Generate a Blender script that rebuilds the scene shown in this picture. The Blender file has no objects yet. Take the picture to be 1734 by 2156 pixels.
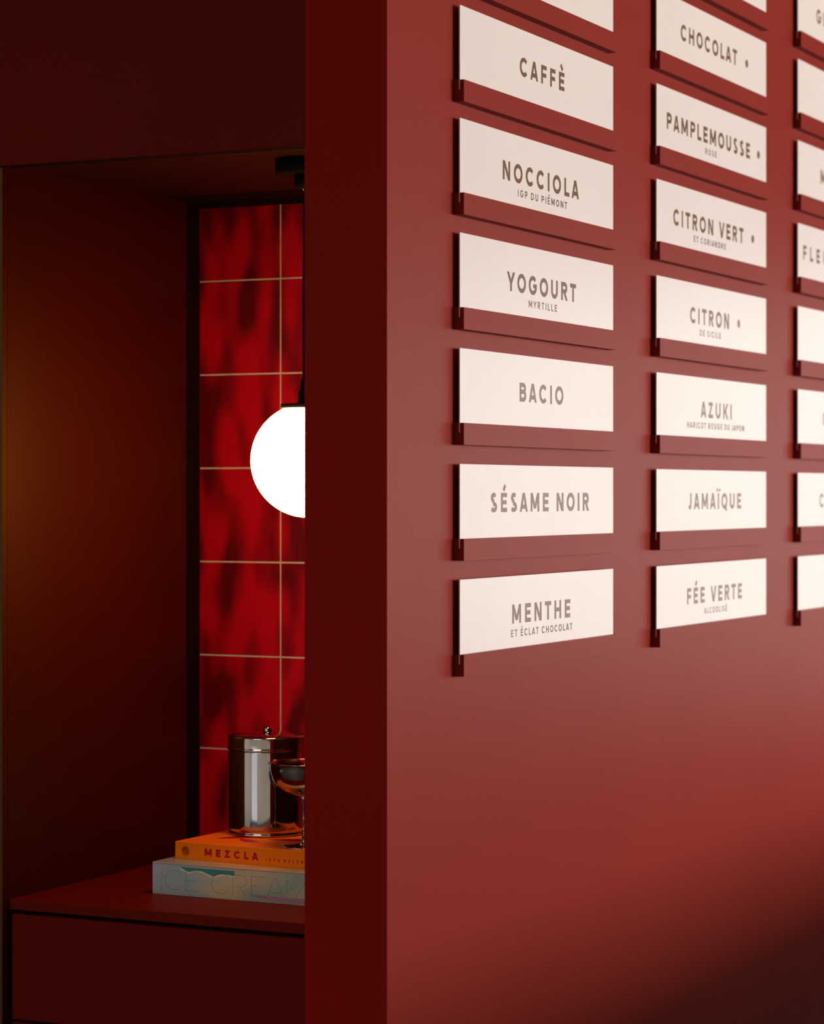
import bpy, bmesh, math, random
from mathutils import Vector, Matrix
random.seed(4)
S = bpy.context.scene
COL = S.collection
EYE = 1.54                                   # camera height above the floor

# ---------------------------------------------------------------- camera
F_PX, TH, YH = 5394.8, 0.4540, 1038.3
cam_d = bpy.data.cameras.new('camera')
cam_d.sensor_fit = 'HORIZONTAL'
cam_d.sensor_width = 36.0
cam_d.lens = F_PX * 36.0 / 1734.0
cam_d.shift_y = (YH - 1078.0) / 1734.0
cam_d.clip_start = 0.05
cam_d.dof.use_dof = True
cam_d.dof.focus_distance = 4.12
cam_d.dof.aperture_fstop = 6.2
cam = bpy.data.objects.new('camera', cam_d)
cam.location = (1.648, -3.2976, EYE)
cam.rotation_euler = (math.pi / 2, 0, TH)
COL.objects.link(cam)
S.camera = cam

# ---------------------------------------------------------------- light
W = bpy.data.worlds.new('world'); S.world = W
W.use_nodes = True
W.node_tree.nodes['Background'].inputs[0].default_value = (0.75, 0.82, 0.95, 1)
W.node_tree.nodes['Background'].inputs[1].default_value = 0.6
S.view_settings.view_transform = 'Standard'
S.view_settings.look = 'None'
S.view_settings.exposure = 0.0
S.view_settings.gamma = 1.0
S.view_settings.use_curve_mapping = False

def area(name, loc, rot, sx, sy, radiance, color):
    d = bpy.data.lights.new(name, 'AREA')
    d.shape = 'RECTANGLE'; d.size = sx; d.size_y = sy
    d.energy = radiance * math.pi * sx * sy
    d.color = color
    o = bpy.data.objects.new(name, d)
    o.location = loc; o.rotation_euler = rot
    COL.objects.link(o)
    return o
# daylight in the big side window, in the end window and in the street door behind
WIN_SIDE = dict(y0=3.5, y1=11.5, z0=1.10, z1=3.0)
WIN_END = dict(x0=0.9, x1=4.2, z0=0.72, z1=2.35)
WIN_BACK = dict(x0=-2.5, x1=-0.5, z0=0.1, z1=2.3)
area('side_window_daylight', (11.92, (WIN_SIDE['y0'] + WIN_SIDE['y1']) / 2, (WIN_SIDE['z0'] + WIN_SIDE['z1']) / 2),
     (0, math.radians(90), 0), WIN_SIDE['z1'] - WIN_SIDE['z0'], WIN_SIDE['y1'] - WIN_SIDE['y0'], 37.6, (1.0, 0.92, 0.84))
area('end_window_daylight', ((WIN_END['x0'] + WIN_END['x1']) / 2, 6.42, (WIN_END['z0'] + WIN_END['z1']) / 2),
     (math.radians(-90), 0, 0), WIN_END['x1'] - WIN_END['x0'], WIN_END['z1'] - WIN_END['z0'], 1.25, (0.92, 0.97, 1.0))
area('door_daylight', ((WIN_BACK['x0'] + WIN_BACK['x1']) / 2, -5.92, (WIN_BACK['z0'] + WIN_BACK['z1']) / 2),
     (math.radians(90), 0, 0), WIN_BACK['x1'] - WIN_BACK['x0'], WIN_BACK['z1'] - WIN_BACK['z0'], 0.42, (1.0, 0.98, 0.95))
area('pier_fill_light', (-0.6, -3.6, 3.035), (0, 0, 0), 1.6, 1.2, 5.2, (1.0, 0.94, 0.86))  # added fill lamp, brightens the pier and book spines
GLOBE_COLOR = (1.0, 0.43, 0.13)
GLOBE_STRENGTH = 22.0

# ---------------------------------------------------------------- materials
def principled(name, color=(0.5, 0.5, 0.5), rough=0.5, metal=0.0, spec=0.5, coat=0.0, coat_rough=0.1):
    m = bpy.data.materials.new(name)
    m.use_nodes = True
    b = m.node_tree.nodes['Principled BSDF']
    b.inputs['Base Color'].default_value = (*color, 1)
    b.inputs['Roughness'].default_value = rough
    b.inputs['Metallic'].default_value = metal
    b.inputs['Specular IOR Level'].default_value = spec
    b.inputs['Coat Weight'].default_value = coat
    b.inputs['Coat Roughness'].default_value = coat_rough
    return m

def noise_mix(m, c1, c2, scale=(5, 5, 5), detail=3, lo=0.4, hi=0.6, distortion=0.0, rough_var=None, bump=None, nscale=1.0):
    nt = m.node_tree; N = nt.nodes; L = nt.links
    b = N['Principled BSDF']
    tc = N.new('ShaderNodeTexCoord'); mp = N.new('ShaderNodeMapping')
    mp.inputs['Scale'].default_value = scale
    L.new(tc.outputs['Object'], mp.inputs['Vector'])
    n = N.new('ShaderNodeTexNoise')
    n.inputs['Scale'].default_value = nscale; n.inputs['Detail'].default_value = detail
    n.inputs['Distortion'].default_value = distortion
    L.new(mp.outputs['Vector'], n.inputs['Vector'])
    r = N.new('ShaderNodeValToRGB')
    r.color_ramp.elements[0].position = lo; r.color_ramp.elements[0].color = (*c1, 1)
    r.color_ramp.elements[1].position = hi; r.color_ramp.elements[1].color = (*c2, 1)
    L.new(n.outputs['Fac'], r.inputs['Fac'])
    L.new(r.outputs['Color'], b.inputs['Base Color'])
    if bump:
        bn = N.new('ShaderNodeTexNoise'); bn.inputs['Scale'].default_value = bump[0]; bn.inputs['Detail'].default_value = 4
        L.new(tc.outputs['Object'], bn.inputs['Vector'])
        bp = N.new('ShaderNodeBump'); bp.inputs['Strength'].default_value = bump[1]; bp.inputs['Distance'].default_value = bump[2]
        L.new(bn.outputs['Fac'], bp.inputs['Height']); L.new(bp.outputs['Normal'], b.inputs['Normal'])
    return m

M = {}
M['paint'] = noise_mix(principled('terracotta_red_paint', rough=0.37, spec=0.09), (0.243, 0.0222, 0.0145), (0.255, 0.0236, 0.0156), (1.5, 1.5, 1.5), bump=(260, 0.06, 0.001))
M['pier'] = noise_mix(principled('shaded_red_paint', rough=0.5, spec=0.04), (0.250, 0.0070, 0.0040), (0.262, 0.0080, 0.0046), (1.5, 1.5, 1.5), bump=(260, 0.05, 0.001))  # sign wall paint made deeper, the pier's shade put into the colour
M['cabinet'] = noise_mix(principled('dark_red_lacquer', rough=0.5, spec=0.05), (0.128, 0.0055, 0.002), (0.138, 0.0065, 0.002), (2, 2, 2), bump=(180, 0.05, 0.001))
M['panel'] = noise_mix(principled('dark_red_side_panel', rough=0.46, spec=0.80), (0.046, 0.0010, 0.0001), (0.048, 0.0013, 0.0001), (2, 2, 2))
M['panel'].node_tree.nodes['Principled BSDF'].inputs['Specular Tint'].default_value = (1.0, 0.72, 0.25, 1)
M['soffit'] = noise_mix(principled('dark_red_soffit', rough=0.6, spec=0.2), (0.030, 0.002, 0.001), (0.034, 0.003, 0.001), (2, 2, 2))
M['gap_and_shade'] = principled('dark_gap_and_shade', (0.012, 0.004, 0.004), 0.8, spec=0.1)  # dark joints, also the painted shade strips in the niche
M['tile'] = noise_mix(principled('glazed_red_tile', rough=0.35, spec=0.2), (0.130, 0.000, 0.003), (0.52, 0.000, 0.012), (22, 22, 8), detail=0.6, lo=0.36, hi=0.58, bump=(14, 0.15, 0.004))
M['grout'] = noise_mix(principled('beige_grout', rough=0.9, spec=0.1), (0.60, 0.50, 0.40), (0.68, 0.58, 0.48), (40, 40, 40))
M['white'] = noise_mix(principled('white_acrylic', rough=0.26, spec=0.35), (0.86, 0.83, 0.81), (0.88, 0.85, 0.83), (3, 3, 3))
M['ink'] = principled('brown_lettering', (0.190, 0.112, 0.080), 0.26, spec=0.35)
M['black'] = principled('black_metal', (0.003, 0.003, 0.003), 0.6, spec=0.1)
M['steel'] = noise_mix(principled('polished_steel', rough=0.06, metal=1.0), (0.48, 0.46, 0.43), (0.52, 0.50, 0.47), (8, 8, 8))
M['brass'] = principled('screw_brass', (0.6, 0.5, 0.3), 0.25, 1.0)
M['orange'] = noise_mix(principled('orange_book_cloth', rough=0.55, spec=0.05), (0.88, 0.185, 0.003), (0.92, 0.20, 0.005), (20, 20, 20))
M['magenta'] = principled('crimson_print', (0.46, 0.004, 0.035), 0.5, spec=0.1)
M['emblem'] = principled('dull_orange_print', (0.72, 0.14, 0.008), 0.5, spec=0.1)
M['paper'] = noise_mix(principled('page_block', rough=0.9, spec=0.1), (0.62, 0.55, 0.44), (0.72, 0.65, 0.52), (3, 3, 300))
M['dots'] = principled('dark_dots', (0.05, 0.04, 0.035), 0.6)
M['ceilpaint'] = noise_mix(principled('warm_ceiling_paint', rough=0.9), (0.55, 0.33, 0.24), (0.58, 0.35, 0.26), (1, 1, 1))
M['roomwhite'] = noise_mix(principled('off_white_paint', rough=0.9), (0.70, 0.68, 0.64), (0.74, 0.72, 0.68), (1, 1, 1))
M['floor'] = noise_mix(principled('terrazzo', rough=0.5), (0.035, 0.020, 0.016), (0.075, 0.050, 0.042), (30, 30, 30), detail=6)
M['frame'] = principled('dark_window_frame', (0.03, 0.025, 0.022), 0.5)
M['counterdark'] = noise_mix(principled('dark_counter_front', rough=0.6), (0.05, 0.010, 0.008), (0.06, 0.012, 0.010), (3, 3, 3))

g = bpy.data.materials.new('window_glass'); g.use_nodes = True
gn = g.node_tree.nodes; gl = g.node_tree.links
gn.remove(gn['Principled BSDF'])
t_ = gn.new('ShaderNodeBsdfTransparent'); s_ = gn.new('ShaderNodeBsdfGlossy'); s_.inputs['Roughness'].default_value = 0.02
x_ = gn.new('ShaderNodeMixShader'); x_.inputs[0].default_value = 0.06
gl.new(t_.outputs[0], x_.inputs[1]); gl.new(s_.outputs[0], x_.inputs[2]); gl.new(x_.outputs[0], gn['Material Output'].inputs['Surface'])
M['glass'] = g

e = bpy.data.materials.new('glowing_opal_glass'); e.use_nodes = True
b = e.node_tree.nodes['Principled BSDF']
b.inputs['Base Color'].default_value = (0.85, 0.8, 0.72, 1); b.inputs['Roughness'].default_value = 0.3
b.inputs['Emission Color'].default_value = (*GLOBE_COLOR, 1)
b.inputs['Emission Strength'].default_value = GLOBE_STRENGTH
M['globe'] = e

# iridescent book cover: cool grey, sand, teal and pink drifting over a foil sheen
f = principled('iridescent_cover', rough=0.35, metal=0.15)
nt = f.node_tree; N = nt.nodes; L = nt.links
tc = N.new('ShaderNodeTexCoord'); mp = N.new('ShaderNodeMapping'); mp.inputs['Scale'].default_value = (9, 9, 40)
n1 = N.new('ShaderNodeTexNoise'); n1.inputs['Scale'].default_value = 1.0; n1.inputs['Detail'].default_value = 1.0; n1.inputs['Distortion'].default_value = 0.6
sx = N.new('ShaderNodeSeparateXYZ'); L.new(tc.outputs['Object'], sx.inputs[0])
m1 = N.new('ShaderNodeMath'); m1.operation = 'MULTIPLY_ADD'; m1.inputs[1].default_value = 2.2; m1.inputs[2].default_value = -0.16
m2 = N.new('ShaderNodeMath'); m2.operation = 'MULTIPLY_ADD'; m2.inputs[1].default_value = 0.36
r1 = N.new('ShaderNodeValToRGB')
cr = r1.color_ramp
cr.elements[0].position = 0.0; cr.elements[0].color = (0.46, 0.46, 0.54, 1)
cr.elements[1].position = 1.0; cr.elements[1].color = (0.62, 0.42, 0.52, 1)
for pos, c in ((0.14, (0.32, 0.46, 0.48, 1)), (0.28, (0.60, 0.50, 0.31, 1)), (0.42, (0.58, 0.46, 0.29, 1)), (0.54, (0.28, 0.40, 0.30, 1)), (0.68, (0.58, 0.46, 0.30, 1)), (0.85, (0.60, 0.44, 0.34, 1))):
    el = cr.elements.new(pos); el.color = c
L.new(tc.outputs['Object'], mp.inputs['Vector']); L.new(mp.outputs['Vector'], n1.inputs['Vector'])
L.new(sx.outputs['X'], m1.inputs[0]); L.new(n1.outputs['Fac'], m2.inputs[0]); L.new(m1.outputs[0], m2.inputs[2])
L.new(m2.outputs[0], r1.inputs['Fac']); L.new(r1.outputs['Color'], N['Principled BSDF'].inputs['Base Color'])
M['foil'] = f
M['foilglint'] = principled('pale_gold_glint', (0.85, 0.66, 0.36), 0.3, 0.6)
M['foilmauve'] = principled('mauve_foil', (0.40, 0.22, 0.30), 0.4, 0.2)
M['foilteal'] = principled('teal_foil', (0.04, 0.24, 0.24), 0.35, 0.5)

# ---------------------------------------------------------------- mesh helpers
def box(bm, x0, x1, y0, y1, z0, z1, mi=0, bev=0.0):
    vs = [bm.verts.new(p) for p in ((x0, y0, z0), (x1, y0, z0), (x1, y1, z0), (x0, y1, z0), (x0, y0, z1), (x1, y0, z1), (x1, y1, z1), (x0, y1, z1))]
    fs = [bm.faces.new([vs[i] for i in q]) for q in ((0, 3, 2, 1), (4, 5, 6, 7), (0, 1, 5, 4), (1, 2, 6, 5), (2, 3, 7, 6), (3, 0, 4, 7))]
    for f_ in fs: f_.material_index = mi
    if bev > 0:
        es = list({e_ for f_ in fs for e_ in f_.edges})
        r = bmesh.ops.bevel(bm, geom=es, offset=bev, segments=2, affect='EDGES', profile=0.5)
        for f_ in r['faces']: f_.material_index = mi
    return vs

def lathe(bm, prof, c=(0, 0, 0), seg=64, cap=True, mi=0):
    rings = []
    for r, z in prof:
        if r < 1e-6:
            rings.append([bm.verts.new((c[0], c[1], c[2] + z))])
        else:
            rings.append([bm.verts.new((c[0] + r * math.cos(2 * math.pi * i / seg), c[1] + r * math.sin(2 * math.pi * i / seg), c[2] + z)) for i in range(seg)])
    for a, b_ in zip(rings, rings[1:]):
        for i in range(seg):
            j = (i + 1) % seg
            if len(a) == 1 and len(b_) == 1: continue
            if len(a) == 1: f_ = bm.faces.new((a[0], b_[j], b_[i]))
            elif len(b_) == 1: f_ = bm.faces.new((a[i], a[j], b_[0]))
            else: f_ = bm.faces.new((a[i], a[j], b_[j], b_[i]))
            f_.material_index = mi; f_.smooth = True
    if cap:
        for ring, flip in ((rings[0], True), (rings[-1], False)):
            if len(ring) > 1:
                f_ = bm.faces.new(list(reversed(ring)) if flip else ring); f_.material_index = mi
    return rings

def tube(bm, pts, r, seg=12):
    rings = []
    for i, p in enumerate(pts):
        p = Vector(p)
        d = (Vector(pts[min(i + 1, len(pts) - 1)]) - Vector(pts[max(i - 1, 0)])).normalized()
        a = d.orthogonal().normalized(); b_ = d.cross(a)
        a = Vector((1, 0, 0)) - d * d.x; a.normalize(); b_ = d.cross(a)
        rings.append([bm.verts.new(p + a * r * math.cos(2 * math.pi * k / seg) + b_ * r * math.sin(2 * math.pi * k / seg)) for k in range(seg)])
    for a, b_ in zip(rings, rings[1:]):
        for k in range(seg):
            f_ = bm.faces.new((a[k], a[(k + 1) % seg], b_[(k + 1) % seg], b_[k])); f_.smooth = True
    bm.faces.new(rings[0]); bm.faces.new(list(reversed(rings[-1])))

def make(name, bm, mats, parent=None, loc=None, rot=None):
    me = bpy.data.meshes.new(name)
    bmesh.ops.recalc_face_normals(bm, faces=bm.faces[:])
    bm.to_mesh(me); bm.free()
    for m in (mats if isinstance(mats, (list, tuple)) else [mats]): me.materials.append(m)
    o = bpy.data.objects.new(name, me)
    COL.objects.link(o)
    if parent: o.parent = parent
    if loc: o.location = loc
    if rot: o.rotation_euler = rot
    return o

def empty(name, label, cat, loc=(0, 0, 0), rot=(0, 0, 0), group=None):
    o = bpy.data.objects.new(name, None)
    o.empty_display_size = 0.05
    COL.objects.link(o)
    o.location = loc; o.rotation_euler = rot
    o['label'] = label; o['category'] = cat
    if group: o['group'] = group
    return o

def struct(name, bm, mats, label=None, cat=None):
    o = make(name, bm, mats)
    o['kind'] = 'structure'
    if label: o['label'] = label
    if cat: o['category'] = cat
    return o

# ---------------------------------------------------------------- lettering: geometric capitals drawn as strokes
def arc(cx, cy, rx, ry, a0, a1, n=18):
    return [(cx + rx * math.cos(math.radians(a0 + (a1 - a0) * i / n)), cy + ry * math.sin(math.radians(a0 + (a1 - a0) * i / n))) for i in range(n + 1)]

def dia(x0, y0, x1, y1, w):
    k = w / 2 * math.hypot(x1 - x0, y1 - y0) / abs(y1 - y0)
    return ['P', (x0 - k, y0), (x0 + k, y0), (x1 + k, y1), (x1 - k, y1)]

def glyph(ch, w):
    """strokes of a capital of height 1 with stroke weight w -> (width, strokes, side-bearing trims)"""
    h = w / 2
    if ch in 'ÉÈ':
        W_, st, sb = glyph('E', w)
        if ch == 'É': st = st + [[(W_ * 0.42, 1.12), (W_ * 0.72, 1.40)]]
        else: st = st + [[(W_ * 0.66, 1.12), (W_ * 0.34, 1.40)]]
        return W_, st, sb
    if ch == 'Ï':
        return w, [[(h, 0), (h, 1)], [(h - 0.22, 1.20 - h * .8), (h - 0.22, 1.20 + h * .8)], [(h + 0.22, 1.20 - h * .8), (h + 0.22, 1.20 + h * .8)]], (0, 0)
    if ch == 'A': return 1.04, [dia(h * 1.1, 0, .50, 1, w), dia(1.04 - h * 1.1, 0, .54, 1, w), [(.22, .27), (.82, .27)]], (.12, .12)
    if ch == 'B':
        return 0.86, [[(h, 0), (h, 1)], [(h, 1 - h), (.48, 1 - h)] + arc(.48, (1.53 - h) / 2, .34 - h, (.47 - h) / 2, 90, -90)[1:] + [(h, .53)], [(h, .53), (.50, .53)] + arc(.50, (.53 + h) / 2, .36 - h, (.53 - h) / 2, 90, -90)[1:] + [(h, h)]], (0, .05)
    if ch == 'C': return 1.02, [arc(.55, .5, .55 - h, .51 - h, 42, 318, 30)], (.05, .05)
    if ch == 'D': return 1.0, [[(h, 0), (h, 1)], [(h, 1 - h), (.45, 1 - h)] + arc(.45, .5, .55 - h, .5 - h, 90, -90, 24)[1:] + [(h, h)]], (0, .05)
    if ch == 'E': return .76, [[(h, 0), (h, 1)], [(h, 1 - h), (.76, 1 - h)], [(h, .51), (.70, .51)], [(h, h), (.76, h)]], (0, .03)
    if ch == 'F': return .74, [[(h, 0), (h, 1)], [(h, 1 - h), (.74, 1 - h)], [(h, .47), (.68, .47)]], (0, .06)
    if ch == 'G': return 1.07, [arc(.55, .5, .55 - h, .51 - h, 42, 335, 32)[0:] + [(1.07 - h, .47), (.60, .47)]], (.05, .02)
    if ch == 'H': return .92, [[(h, 0), (h, 1)], [(.92 - h, 0), (.92 - h, 1)], [(h, .5), (.92 - h, .5)]], (0, 0)
    if ch == 'I': return w, [[(h, 0), (h, 1)]], (0, 0)
    if ch == 'J': return .56, [[(.56 - h, 1), (.56 - h, .30)] + arc(.28, .30, .28 - h, .31 - h, 0, -165, 14)[1:]], (.05, 0)
    if ch == 'K': return .92, [[(h, 0), (h, 1)], dia(.24, .34, .78, 1, w), dia(.80, 0, .40, .56, w)], (0, .06)
    if ch == 'L': return .70, [[(h, 1), (h, 0)], [(h, h), (.70, h)]], (0, .08)
    if ch == 'M': return 1.14, [[(h, 0), (h, 1)], dia(.57, .16, h * 1.15, 1, w), dia(.57, .16, 1.14 - h * 1.15, 1, w), [(1.14 - h, 0), (1.14 - h, 1)]], (0, 0)
    if ch == 'N': return .94, [[(h, 0), (h, 1)], dia(.94 - h * 1.2, 0, h * 1.2, 1, w), [(.94 - h, 0), (.94 - h, 1)]], (0, 0)
    if ch == 'O': return 1.12, [arc(.56, .5, .56 - h, .51 - h, 0, 360, 40)], (.05, .05)
    if ch == 'P': return .84, [[(h, 0), (h, 1)], [(h, 1 - h), (.52, 1 - h)] + arc(.52, .68, .32 - h, .32 - h, 90, -90)[1:] + [(h, .36 + h)]], (0, .06)
    if ch == 'Q': return 1.12, [arc(.56, .5, .56 - h, .51 - h, 0, 360, 40), [(.62, .22), (.98, -.10)]], (.05, .05)
    if ch == 'R': return .88, [[(h, 0), (h, 1)], [(h, 1 - h), (.52, 1 - h)] + arc(.52, .69, .32 - h, .31 - h, 90, -90)[1:] + [(h, .38 + h)], dia(.76, 0, .46, .42, w)], (0, .03)
    if ch == 'S': return .84, [arc(.43, .745, .36 - h, .265 - h, 35, 250, 18) + arc(.41, .265, .41 - h, .275 - h, 80, -150, 20)], (.03, .03)
    if ch == 'T': return .84, [[(0, 1 - h), (.84, 1 - h)], [(.42, 0), (.42, 1)]], (.06, .06)
    if ch == 'U': return .92, [[(h, 1), (h, .42)] + arc(.46, .42, .46 - h, .43 - h, 180, 360, 22)[1:] + [(.92 - h, 1)]], (0, 0)
    if ch == 'V': return 1.04, [dia(.51, 0, h * 1.1, 1, w), dia(.53, 0, 1.04 - h * 1.1, 1, w)], (.12, .12)
    if ch == 'X': return .96, [dia(h * 1.2, 0, .96 - h * 1.2, 1, w), dia(.96 - h * 1.2, 0, h * 1.2, 1, w)], (.08, .08)
    if ch == 'Y': return 1.02, [dia(.51, .40, h * 1.1, 1, w), dia(.51, .40, 1.02 - h * 1.1, 1, w), [(.51, 0), (.51, .46)]], (.12, .12)
    if ch == 'Z': return .86, [[(.04, 1 - h), (.82, 1 - h)], dia(h * 1.25, 0, .82 - h * 1.25, 1, w), [(.02, h), (.86, h)]], (.03, .03)
    return .40, [], (0, 0)

def ribbon(pts, w):
    closed = math.dist(pts[0], pts[-1]) < 1e-6
    P = [Vector(p) for p in pts]
    if closed: P = P[:-1]
    n = len(P); out = []
    for i in range(n):
        if closed or 0 < i < n - 1:
            a = (P[i] - P[i - 1]).normalized(); b_ = (P[(i + 1) % n] - P[i]).normalized()
        elif i == 0: a = b_ = (P[1] - P[0]).normalized()
        else: a = b_ = (P[i] - P[i - 1]).normalized()
        na = Vector((-a.y, a.x)); nb = Vector((-b_.y, b_.x))
        m = na + nb
        if m.length < 1e-4: m = na
        m.normalize()
        k = min(1.0 / max(m.dot(na), 0.34), 2.4)
        out.append((P[i] + m * w / 2 * k, P[i] - m * w / 2 * k))
    quads = [(out[i], out[(i + 1) % n]) for i in range(n if closed else n - 1)]
    return quads

def layout(text, cap, weight, width=None, track=.42, space=.62):
    """-> list of strokes in metres from x=0, total width; letter gaps stretch so the line is `width` long"""
    gl_ = [(c, glyph(c, weight)) for c in text]
    fixed = 0; gaps = 0
    for i, (c, (w_, st, sb)) in enumerate(gl_):
        if c == ' ': fixed += space; gaps += 1; continue
        fixed += w_
        if i + 1 < len(gl_) and gl_[i + 1][0] != ' ':
            fixed -= sb[1] + gl_[i + 1][1][2][0]; gaps += 1
    if width: track = (width / cap - fixed) / max(gaps, 1)
    x = 0; strokes = []
    for i, (c, (w_, st, sb)) in enumerate(gl_):
        if c == ' ': x += space + track; continue
        for s in st: strokes.append([p if p == 'P' else ((p[0] + x) * cap, p[1] * cap) for p in s])
        x += w_
        if i + 1 < len(gl_) and gl_[i + 1][0] != ' ': x += track - sb[1] - gl_[i + 1][1][2][0]
    return strokes, x * cap

def ink(bm, strokes, w, place, depth):
    """extrude strokes; place(s,t,d) -> 3-D point, d = height above the face"""
    base = depth
    for i_, s in enumerate(strokes):
        depth = base + i_ * 6e-6
        if s[0] == 'P': quads = [[Vector(p) for p in s[1:]]]
        else: quads = [(a0, a1, b1, b0) for (a0, a1), (b0, b1) in ribbon(s, w)]
        for q in quads:
            top = [bm.verts.new(place(p.x, p.y, depth)) for p in q]
            bot = [bm.verts.new(place(p.x, p.y, 0.0)) for p in q]
            bm.faces.new(top)
            for i in range(4):
                j = (i + 1) % 4
                bm.faces.new((top[i], bot[i], bot[j], top[j]))

# ---------------------------------------------------------------- the room shell
X0, X1, Y0, Y1, ZC = -3.0, 12.0, -6.0, 13.0, 3.15
YE = 6.5                                      # partition at the end of the sign wall
bm = bmesh.new(); box(bm, X0 - .1, X1 + .1, Y0 - .1, Y1 + .1, -.1, 0); struct('floor', bm, M['floor'])
bm = bmesh.new(); box(bm, X0 - .1, X1 + .1, Y0 - .1, Y1 + .1, ZC, ZC + .1); struct('ceiling', bm, M['ceilpaint'])

PX = -0.1347                                  # inner edge of the pier
bm = bmesh.new(); box(bm, PX, -.0008, -0.002, 0.018, 0, ZC)
struct('wall_pier', bm, M['pier'], 'end face of the sign wall beside the niche, its shade put into a deeper red', 'wall')
bm = bmesh.new(); box(bm, -0.0008, 0.0, -0.002, 0.018, 0, ZC); box(bm, -0.040, 0.0, 0.018, YE, 0, ZC)        # long wall that carries the signs
o = struct('wall_right', bm, M['paint'], 'terracotta red painted wall carrying the white flavor signs', 'wall')

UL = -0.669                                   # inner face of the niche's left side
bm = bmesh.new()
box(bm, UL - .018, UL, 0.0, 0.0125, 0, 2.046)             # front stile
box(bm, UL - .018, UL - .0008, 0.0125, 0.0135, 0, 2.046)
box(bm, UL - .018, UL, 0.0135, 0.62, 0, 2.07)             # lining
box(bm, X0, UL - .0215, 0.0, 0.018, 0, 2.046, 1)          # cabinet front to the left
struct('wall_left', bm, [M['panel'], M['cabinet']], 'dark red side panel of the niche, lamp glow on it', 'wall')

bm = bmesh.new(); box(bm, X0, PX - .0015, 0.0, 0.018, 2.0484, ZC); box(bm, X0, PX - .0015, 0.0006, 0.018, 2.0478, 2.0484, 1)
struct('wall_header', bm, [M['cabinet'], M['gap_and_shade']], 'dark red flat panel above the niche', 'wall')
bm = bmesh.new()
box(bm, UL, -.046, 0.0225, 0.0265, 2.0475, 2.060)
struct('trim_1', bm, M['soffit'])
bm = bmesh.new(); box(bm, -.046, -.040, 0.0185, 0.62, 0, 2.07)  # unseen lining, added dark to darken the canister's reflection
struct('wall_inner', bm, M['soffit'], 'unseen dark red lining added behind the pier to keep reflections dark', 'wall')
bm = bmesh.new()
box(bm, UL, -.046, 0.0310, 0.62, 2.0510, 2.070)
struct('ceiling_niche', bm, M['soffit'], 'dark red soffit of the niche', 'ceiling')

# tiled back wall of the niche
VT = 0.5955
bm = bmesh.new()
box(bm, UL, -.046, VT + .0016, VT + .03, 0.90, 2.0440, 1)
GW = .0034; T = .1640
xs = [UL, -.5057, -.5057 + T, -.5057 + 2 * T, -.046]
zs = [2.0406, 1.9118] + [1.9118 - T * i for i in range(1, 7)] + [0.905]
for i in range(len(xs) - 1):
    for k in range(len(zs) - 1):
        box(bm, xs[i] + (GW / 2 if i else 0), xs[i + 1] - (GW / 2 if i < len(xs) - 2 else 0), VT, VT + .008, zs[k + 1] + GW / 2, zs[k] - GW / 2 if k else zs[k], 0, .0008)
struct('wall_back', bm, [M['tile'], M['grout']], 'glossy mottled red tiles with pale grout at the back of the niche', 'wall')
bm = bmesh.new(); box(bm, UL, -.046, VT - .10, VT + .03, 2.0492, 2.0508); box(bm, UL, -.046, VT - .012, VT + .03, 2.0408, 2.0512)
struct('shade_trim_2', bm, M['gap_and_shade'])  # dark edge above the tiles, plus shade laid on the rear soffit
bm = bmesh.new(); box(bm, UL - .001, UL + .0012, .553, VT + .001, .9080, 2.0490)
struct('shade_trim_3', bm, M['gap_and_shade'])  # dark strip standing in for shade at the rear of the side panel

# outer walls with their windows (behind and beside the camera)
def wall_with_hole(bm, axis, pos, thick, a0, a1, z0, z1, h):
    ha0, ha1, hz0, hz1 = h
    for q in ((a0, ha0, z0, z1), (ha1, a1, z0, z1), (ha0, ha1, z0, hz0), (ha0, ha1, hz1, z1)):
        if q[1] - q[0] < 1e-4 or q[3] - q[2] < 1e-4: continue
        if axis == 'x': box(bm, pos, pos + thick, q[0], q[1], q[2], q[3])
        else: box(bm, q[0], q[1], pos, pos + thick, q[2], q[3])
bm = bmesh.new(); wall_with_hole(bm, 'x', X1, .12, Y0, Y1, 0, ZC, (WIN_SIDE['y0'], WIN_SIDE['y1'], WIN_SIDE['z0'], WIN_SIDE['z1']))
struct('wall_opposite', bm, M['roomwhite'])
bm = bmesh.new(); wall_with_hole(bm, 'y', YE, .12, -.04, 4.6, 0, ZC, (WIN_END['x0'], WIN_END['x1'], WIN_END['z0'], WIN_END['z1']))
struct('wall_end', bm, M['paint'])
bm = bmesh.new(); box(bm, -.2, X1, Y1, Y1 + .12, 0, ZC); struct('wall_far', bm, M['roomwhite'])
bm = bmesh.new(); box(bm, -.3, -.2, YE, Y1, 0, ZC); struct('wall_beyond', bm, M['roomwhite'])
bm = bmesh.new(); wall_with_hole(bm, 'y', Y0 - .12, .12, X0, X1, 0, ZC, (WIN_BACK['x0'], WIN_BACK['x1'], 0.0, WIN_BACK['z1']))
struct('wall_front', bm, M['roomwhite'])
bm = bmesh.new(); box(bm, X0 - .1, X0, Y0, 0.0, 0, ZC)
struct('wall_side', bm, M['roomwhite'])

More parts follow.
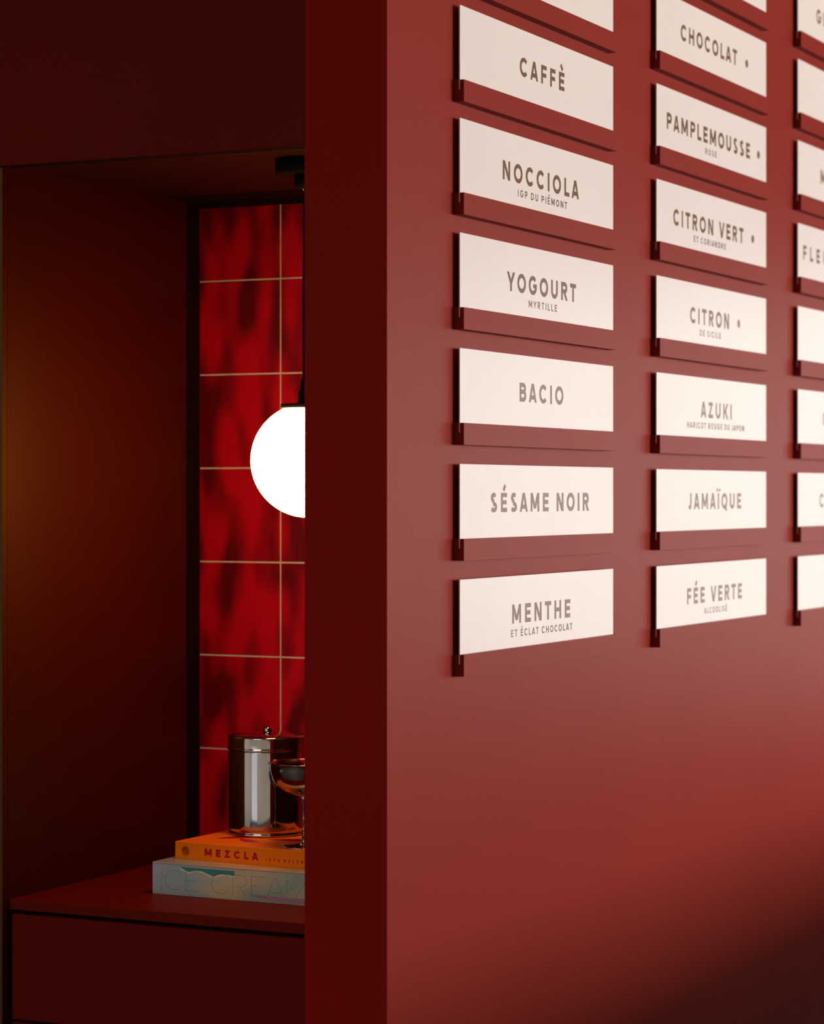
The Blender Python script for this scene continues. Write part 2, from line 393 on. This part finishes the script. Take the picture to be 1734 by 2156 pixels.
def window(name, axis, pos, a0, a1, z0, z1, n):
    bm = bmesh.new(); fw = .05
    def bar(p0, p1, q0, q1):
        if axis == 'x': box(bm, pos, pos + .06, p0, p1, q0, q1)
        else: box(bm, p0, p1, pos, pos + .06, q0, q1)
    bar(a0, a1, z0, z0 + fw); bar(a0, a1, z1 - fw, z1)
    for i in range(n + 1):
        c = a0 + (a1 - a0 - fw) * i / n
        bar(c, c + fw, z0 + fw, z1 - fw)
    o_ = struct(name, bm, M['frame'])
    bm = bmesh.new()
    if axis == 'x': box(bm, pos + .028, pos + .034, a0 + .01, a1 - .01, z0 + .01, z1 - .01)
    else: box(bm, a0 + .01, a1 - .01, pos + .028, pos + .034, z0 + .01, z1 - .01)
    make('glass_pane', bm, M['glass'], o_)
window('window_1', 'x', X1 + .03, WIN_SIDE['y0'], WIN_SIDE['y1'], WIN_SIDE['z0'], WIN_SIDE['z1'], 5)
window('window_2', 'y', YE + .03, WIN_END['x0'], WIN_END['x1'], WIN_END['z0'], WIN_END['z1'], 3)
window('door_1', 'y', Y0 - .09, WIN_BACK['x0'], WIN_BACK['x1'], 0.0, WIN_BACK['z1'], 1)

# ---------------------------------------------------------------- unseen counter added off frame to shade the lower sign wall
t = empty('shade_counter', 'unseen dark red counter added beyond the right edge to shade the lower sign wall', 'counter', (1.97, 2.0, 0))
bm = bmesh.new(); box(bm, -.35, .35, -3.2, 3.2, 0.08, .87, bev=.004); make('body', bm, M['counterdark'], t)
bm = bmesh.new(); box(bm, -.32, .32, -3.15, 3.15, 0, .08); make('plinth', bm, M['black'], t)
bm = bmesh.new(); box(bm, -.37, .37, -3.22, 3.22, .87, .91, bev=.004); make('worktop', bm, M['counterdark'], t)

t = empty('fill_panel', 'flat ceiling fill panel added out of view behind the viewer to brighten the pier', 'ceiling light', (-0.6, -3.6, 3.1))
bm = bmesh.new(); box(bm, -.84, .84, -.64, .64, -.06, 0, bev=.004); make('housing', bm, M['roomwhite'], t)  # housing of the added fill lamp

# ---------------------------------------------------------------- niche cabinet
t = empty('base_cabinet', 'dark red drawer cabinet built into the niche under the countertop', 'cabinet', (-.36, .30, 0))
bm = bmesh.new(); box(bm, -.665 + .36, -.047 + .36, .036 - .30, .594 - .30, 0, .8915); make('body', bm, M['gap_and_shade'], t)
for z0, z1 in ((.7215, .8848), (.02, .7165)):
    bm = bmesh.new(); box(bm, -.6612 + .36, -.047 + .36, .0150 - .30, .0358 - .30, z0, z1, bev=.0008); make('drawer_front', bm, M['cabinet'], t)
bm = bmesh.new(); box(bm, -.6665, -.0465, .0150, .5945, .8918, .9077, bev=.0008)
o = make('countertop', bm, M['cabinet'])
o['label'] = 'dark red countertop in the niche under the stacked books'; o['category'] = 'countertop'

# ---------------------------------------------------------------- books
def book(name, label, loc, rz, w, d, h, cover_t, cov, cat='book'):
    t_ = empty(name, label, cat, loc, (0, 0, rz))
    bm_ = bmesh.new()
    box(bm_, 0, w, 0, d, 0, cover_t, bev=.0008)               # back board
    box(bm_, 0, w, 0, d, h - cover_t, h, bev=.0008)           # front board
    box(bm_, 0, w, 0, cover_t, cover_t * .5, h - cover_t * .5, bev=.0006)   # spine
    make('cover', bm_, cov, t_)
    bm_ = bmesh.new(); box(bm_, .004, w - .004, cover_t, d - .005, cover_t, h - cover_t)
    make('pages', bm_, M['paper'], t_)
    return t_
B1 = book('book', 'thick iridescent book at the bottom of the stack, dotted ICE CREAM on its spine', (-.4950, .1595, .9077), math.radians(-.64), .330, .250, .0505, .0035, M['foil'])
B2 = book('book', 'orange book on top of the stack, MEZCLA in red on its spine', (-.4801, .2037, .9582), math.radians(-3.44), .270, .215, .0277, .0028, M['orange'])
o = None
def spine(off, z):
    return lambda s, tt, dd: (off + s, -dd, z + tt)
# orange book: title, author, round emblem, red petals on the cover
st, _ = layout('MEZCLA', .0118, .27, .1010)
bm = bmesh.new(); ink(bm, st, .27 * .0118, spine(.0565, .0080), .0002); make('title_lettering', bm, M['magenta'], B2)
st, _ = layout('IXTA BELFRAGE', .0045, .20, .094, space=.5)
bm = bmesh.new(); ink(bm, st, .22 * .0045, spine(.1715, .0085), .0002); make('author_lettering', bm, M['magenta'], B2)
bm = bmesh.new()
vs = [bm.verts.new((.020 + .0075 * math.cos(a), -.0002, .0135 + .0075 * math.sin(a))) for a in [2 * math.pi * i / 28 for i in range(28)]]
bm.faces.new(vs); bmesh.ops.solidify(bm, geom=bm.faces[:], thickness=.0001); make('emblem', bm, M['emblem'], B2)
bm = bmesh.new()
for cx, cy, rx, ry, a in ((.062, .088, .036, .014, .9), (.098, .062, .026, .011, -.5), (.150, .100, .036, .014, .3), (.075, .150, .034, .014, -1.1), (.190, .150, .036, .015, .9)):
    vs = []
    for i in range(28):
        q = 2 * math.pi * i / 28
        px, py = rx * math.cos(q), ry * math.sin(q) * (1 + .35 * math.cos(q))
        vs.append(bm.verts.new((cx + px * math.cos(a) - py * math.sin(a), cy + px * math.sin(a) + py * math.cos(a), .0278)))
    bm.faces.new(vs)
make('cover_print', bm, M['magenta'], B2)
# iridescent book: dotted title, highlight drawn as a pale streak
st, _ = layout('ICE CREAM', .0315, .04, .262, space=.5)
st = [q + q[1:1] if q[0] != 'P' else [((q[1][0] + q[2][0]) / 2, q[1][1]), ((q[3][0] + q[4][0]) / 2, q[3][1])] for q in st]
bm = bmesh.new()
for s in st:
    acc = 0.0; step = .0036; nxt = 0.0
    for (ax, ay), (bx, by) in zip(s, s[1:]):
        Ls = math.dist((ax, ay), (bx, by)); 
        while nxt <= acc + Ls + 1e-9:
            k = (nxt - acc) / Ls if Ls else 0
            cx, cz = .0165 + ax + (bx - ax) * k, .0085 + ay + (by - ay) * k
            vs = [bm.verts.new((cx + .00070 * math.cos(q), -.0002, cz + .00070 * math.sin(q))) for q in [2 * math.pi * i / 8 for i in range(8)]]
            bm.faces.new(vs); nxt += step
        acc += Ls
make('title_lettering', bm, M['dots'], B1)
wave = [(.052, .0432), (.060, .0395), (.068, .0372), (.074, .0392), (.082, .0402), (.092, .0398), (.100, .0368), (.108, .0340), (.114, .0332), (.120, .0362), (.128, .0378), (.140, .0372), (.150, .0368)]
bm = bmesh.new(); ink(bm, [wave], .0022, spine(0, 0), .00015); make('foil_glint', bm, M['foilglint'], B1)  # highlight on the crumpled film, drawn as a pale gold stroke
bm = bmesh.new()
for (ax, az), (bx, bz) in zip(wave, wave[1:]):
    bm.faces.new([bm.verts.new(p) for p in ((ax, -.0001, az), (bx, -.0001, bz), (bx, -.0001, .0455), (ax, -.0001, .0455))])
make('foil_patch', bm, M['foilteal'], B1)
bm = bmesh.new()
bm.faces.new([bm.verts.new((x, -.0001, z)) for x, z in ((.176, .0100), (.200, .0046), (.222, .0030), (.322, .0030), (.322, .0112), (.240, .0104), (.205, .0108))])
make('foil_band', bm, M['foilmauve'], B1)
bm = bmesh.new()
bm.faces.new([bm.verts.new((x, -.0001, z)) for x, z in ((.004, .0478), (.322, .0478), (.322, .0496), (.004, .0496))])
make('foil_edge', bm, M['foilmauve'], B1)

# ---------------------------------------------------------------- steel canister and cup on the books
ZB = .9859
t = empty('canister', 'polished steel canister with a lid on the orange book', 'canister', (-.3957, .3536, ZB))
bm = bmesh.new()
lathe(bm, [(.058, 0), (.0625, .0008), (.0640, .0024), (.0625, .0052), (.0615, .0068), (.0630, .0086), (.0632, .012), (.0632, .136), (.0628, .1375)], seg=96)
make('body', bm, M['steel'], t)
t2 = t
bm = bmesh.new()
lathe(bm, [(.0620, .1372), (.0650, .1380), (.0656, .1392), (.0645, .1412), (.0640, .1430), (.0640, .1580), (.0630, .1605), (.0600, .1618), (.0300, .1636), (0, .1640)], seg=96, cap=False)
lid = make('lid', bm, M['steel'], t)
bm = bmesh.new()
lathe(bm, [(.0042, .1620), (.0038, .1625)] + [(.0074 * math.sin(math.radians(a)), .1678 - .0076 * math.cos(math.radians(a))) for a in range(28, 181, 8)], seg=32)
make('knob', bm, M['steel'], lid)

t = empty('dessert_cup', 'polished steel footed dessert cup on the orange book in front of the canister', 'cup', (-.2643, .2359, ZB))
bm = bmesh.new(); lathe(bm, [(0, 0), (.0335, 0), (.0345, .0008), (.0330, .0018), (.016, .0030), (.006, .0052), (.0034, .0090), (.0032, .014)], seg=64); make('foot', bm, M['steel'], t)
bm = bmesh.new(); lathe(bm, [(.0032, .0135), (.0030, .045), (.0034, .074), (.0060, .0790)], seg=32); make('stem', bm, M['steel'], t)
prof = [(0, .0780), (.0060, .0782), (.0216, .0832), (.0330, .0890), (.0420, .0965), (.0480, .1045), (.0515, .1140), (.0530, .1240), (.0536, .1315), (.0542, .1320), (.0540, .1328), (.0530, .1322)]
inner = [(.0518, .124), (.0503, .1142), (.0468, .1052), (.041, .0978), (.032, .0908), (.021, .085), (.006, .080), (0, .0798)]
bm = bmesh.new(); lathe(bm, prof + inner, seg=96, cap=False); make('bowl', bm, M['steel'], t)

# ---------------------------------------------------------------- globe pendant
GC = Vector((-.2166, .16, 1.5902)); GR = .0877
rt = Vector((.899, -.4386, 0))               # sideways, along the niche front
t = empty('pendant_lamp', 'glowing white globe pendant lamp hanging in the niche', 'pendant lamp', (GC.x, GC.y, 2.051))
dz = GC.z - 2.051
bm = bmesh.new()
a0 = math.degrees(math.asin(.0365 / GR))
lathe(bm, [(GR * math.sin(math.radians(a)), dz - GR * math.cos(math.radians(a))) for a in [180 - a0 - (180 - a0) * i / 48 for i in range(49)]][::-1], seg=96, cap=False)
make('globe', bm, M['globe'], t)
ctop = dz + .0800
bm = bmesh.new()
c = rt * -.0035
lathe(bm, [(.0390, ctop), (.0395, ctop + .001), (.0395, ctop + .0055), (.0385, ctop + .0065), (.017, ctop + .0070)], c, 48)
make('cap', bm, M['black'], t)
bm = bmesh.new()
c = rt * -.0050
lathe(bm, [(.0165, ctop + .0065), (.0120, ctop + .0095), (.0110, ctop + .013), (.0110, ctop + .026), (.0085, ctop + .030), (.0085, ctop + .037), (.0072, ctop + .040), (.0068, ctop + .047), (.003, ctop + .048)], c, 32)
make('cord_grip', bm, M['black'], t)
bm = bmesh.new()
za, zb = -.040, ctop + .046
pts = []
for i in range(25):
    k = i / 24
    off = -.0076 * (1 - k) + -.0100 * k - .0010 * math.sin(math.pi * k)
    pts.append(rt * off + Vector((0, 0, za + (zb - za) * k)))
tube(bm, pts, .0026); make('cord', bm, M['black'], t)
bm = bmesh.new(); lathe(bm, [(.048, 0), (.050, -.001), (.050, -.0225), (.049, -.0235)], (0, 0, 0), 64)
cn = make('canopy', bm, M['black'], t)
bm = bmesh.new(); lathe(bm, [(.018, -.0230), (.018, -.040), (.016, -.0420), (.003, -.0425)], rt * -.0045, 40); make('cord_holder', bm, M['black'], cn)
bm = bmesh.new(); lathe(bm, [(.0018, -.0425), (.0020, -.0455), (.0008, -.047)], rt * -.0085 + Vector((0, -.004, 0)), 12); make('screw', bm, M['brass'], cn)

# ---------------------------------------------------------------- flavor signs
V1, WD, GAP, PIT = .22424, .63329, .21117, .17463
HP, HR, RU, PU = .11371, .03323, .0169, .0100
ZTOP0 = EYE - .13034                          # plate top of the lowest row
DZ = {(0, 0): -.0009, (0, 1): .0001, (0, 2): .0014, (0, 3): .002, (0, 4): .0012, (0, 5): -.0022, (1, 0): -.0022, (1, 1): -.0005, (1, 2): .0004, (1, 3): .0016, (1, 4): .0019,
      (1, 5): .0002, (1, 6): -.0018, (2, 0): -.003, (2, 1): -.0012, (2, 2): .0004, (2, 3): .001, (2, 4): .0018, (2, 5): .0015, (2, 6): -.0014, (2, 7): -.0040, (0, 6): -.006, (1, 7): -.005}
CAP, SUB = .0303, .0114

def rail_mesh():
    bm_ = bmesh.new()
    sl0, sl1, sd = .0076, .0103, .0150
    prof_ = [(0, 0), (RU, 0), (RU, HR), (sl1, HR), (sl1, HR - sd), (sl0, HR - sd), (sl0, HR), (0, HR)]
    a = [bm_.verts.new((x, 0, z)) for x, z in prof_]; b2 = [bm_.verts.new((x, WD, z)) for x, z in prof_]
    n = len(prof_)
    for i in range(n): bm_.faces.new((a[i], a[(i + 1) % n], b2[(i + 1) % n], b2[i]))
    for r_ in (a, b2):
        for q in ((0, 1, 4, 5), (1, 2, 3, 4), (0, 5, 6, 7)): bm_.faces.new([r_[i] for i in q])
    bmesh.ops.recalc_face_normals(bm_, faces=bm_.faces[:])
    me = bpy.data.meshes.new('rail'); bm_.to_mesh(me); bm_.free(); me.materials.append(M['paint']); return me
def plate_mesh():
    bm_ = bmesh.new(); box(bm_, .0078, PU, .0006, WD - .0022, HR - .0148, HR + HP, bev=.0003)
    bmesh.ops.recalc_face_normals(bm_, faces=bm_.faces[:])
    me = bpy.data.meshes.new('sign_plate'); bm_.to_mesh(me); bm_.free(); me.materials.append(M['white']); return me
RAIL, PLATE = rail_mesh(), plate_mesh()

def sign(ci, row, label, title=None, sub=None, dot=None):
    v = V1 + ci * (WD + GAP)
    z = ZTOP0 + row * PIT - HP - HR + DZ.get((ci, row), 0)
    t_ = empty('flavor_sign', label, 'sign', (0, v, z), group='flavor signs on the red wall')
    r_ = bpy.data.objects.new('rail', RAIL); COL.objects.link(r_); r_.parent = t_
    r_['label'] = 'terracotta red slotted rail'
    p_ = bpy.data.objects.new('sign_plate', PLATE); COL.objects.link(p_); p_.parent = t_
    p_['label'] = 'white glossy plate'
    def put(name, txt, a, b_, base, cap, wt):
        st_, tw = layout(txt, cap, wt, b_ - a)
        bm_ = bmesh.new()
        ink(bm_, st_, wt * cap, lambda s, tt, dd: (PU + dd, a + s, HR + base + tt), .0002)
        make(name, bm_, M['ink'], p_)
    if title: put('title_lettering', *title, .0395 if not sub else .0380, CAP, .225)
    if sub: put('subtitle_lettering', *sub, .0168, SUB, .185)
    if dot:
        bm_ = bmesh.new()
        vs_ = []
        for dd in (0, .0002):
            vs_.append([bm_.verts.new((PU + dd, dot + .0082 * math.cos(2 * math.pi * i / 28), HR + .0375 + CAP * .5 + .0082 * math.sin(2 * math.pi * i / 28))) for i in range(28)])
        bm_.faces.new(vs_[1])
        for i in range(28): bm_.faces.new((vs_[0][i], vs_[0][(i + 1) % 28], vs_[1][(i + 1) % 28], vs_[1][i]))
        make('dot', bm_, M['ink'], p_)

sign(0, 0, 'white sign reading MENTHE ET ÉCLAT CHOCOLAT, lowest in the left column', ('MENTHE', .1968, .4363), ('ET ÉCLAT CHOCOLAT', .1924, .4448))
sign(0, 1, 'white sign reading SÉSAME NOIR in a red wall rail', ('SÉSAME NOIR', .1126, .5188))
sign(0, 2, 'white sign reading BACIO in a red wall rail', ('BACIO', .2260, .4063))
sign(0, 3, 'white sign reading YOGOURT MYRTILLE in a red wall rail', ('YOGOURT', .1764, .4615), ('MYRTILLE', .2625, .3789))
sign(0, 4, 'white sign reading NOCCIOLA IGP DU PIÉMONT in a red wall rail', ('NOCCIOLA', .1598, .4740), ('IGP DU PIÉMONT', .2193, .4221))
sign(0, 5, 'white sign reading CAFFÈ in a red wall rail', ('CAFFÈ', .2265, .4108))
sign(0, 6, 'white sign cropped by the top edge, directly above the CAFFÈ sign')
sign(1, 0, 'white sign reading FÉE VERTE ALCOOLISÉ, lowest in the middle column', ('FÉE VERTE', .1619, .4780), ('ALCOOLISÉ', .2570, .3880))
sign(1, 1, 'white sign reading JAMAÏQUE in a red wall rail', ('JAMAÏQUE', .1690, .4730))
sign(1, 2, 'white sign reading AZUKI HARICOT ROUGE DU JAPON in a red wall rail', ('AZUKI', .2374, .4163), ('HARICOT ROUGE DU JAPON', .1619, .4914))
sign(1, 3, 'white sign reading CITRON DE SICILE with a brown dot', ('CITRON', .1786, .4004), ('DE SICILE', .2326, .3516), .4592)
sign(1, 4, 'white sign reading CITRON VERT ET CORIANDRE with a brown dot', ('CITRON VERT', .0878, .4876), ('ET CORIANDRE', .1985, .3807), .5458)
sign(1, 5, 'white sign reading PAMPLEMOUSSE ROSE with a brown dot', ('PAMPLEMOUSSE', .0534, .5273), ('ROSE', .2635, .3270), .5818)
sign(1, 6, 'white sign reading CHOCOLAT with a brown dot in a red wall rail', ('CHOCOLAT', .1274, .4484), None, .5080)
sign(1, 7, 'white sign cropped by the top edge, directly above the CHOCOLAT sign')
sign(2, 0, 'right column sign lowest of its column, blank end beside the FÉE VERTE sign')
sign(2, 1, 'right column sign with a letter C at the edge, beside the JAMAÏQUE sign', ('CANNELLE', .1536, .4797))
sign(2, 2, 'right column sign beside the AZUKI sign, curved letter cut by the edge', ('CARAMEL', .1777, .4556))
sign(2, 3, 'blank right column sign beside the CITRON DE SICILE sign')
sign(2, 4, 'right column sign starting FLEU, cut off by the right edge', ('FLEUR DE LAIT', .0371, .5962))
sign(2, 5, 'right column sign beside the PAMPLEMOUSSE sign, letter cut by the edge', ('MIRABELLE', .1620, .4713))
sign(2, 6, 'blank right column sign beside the CHOCOLAT sign')
sign(2, 7, 'right column sign starting with G, at the top right corner', ('GINGEMBRE', .1322, .5011))
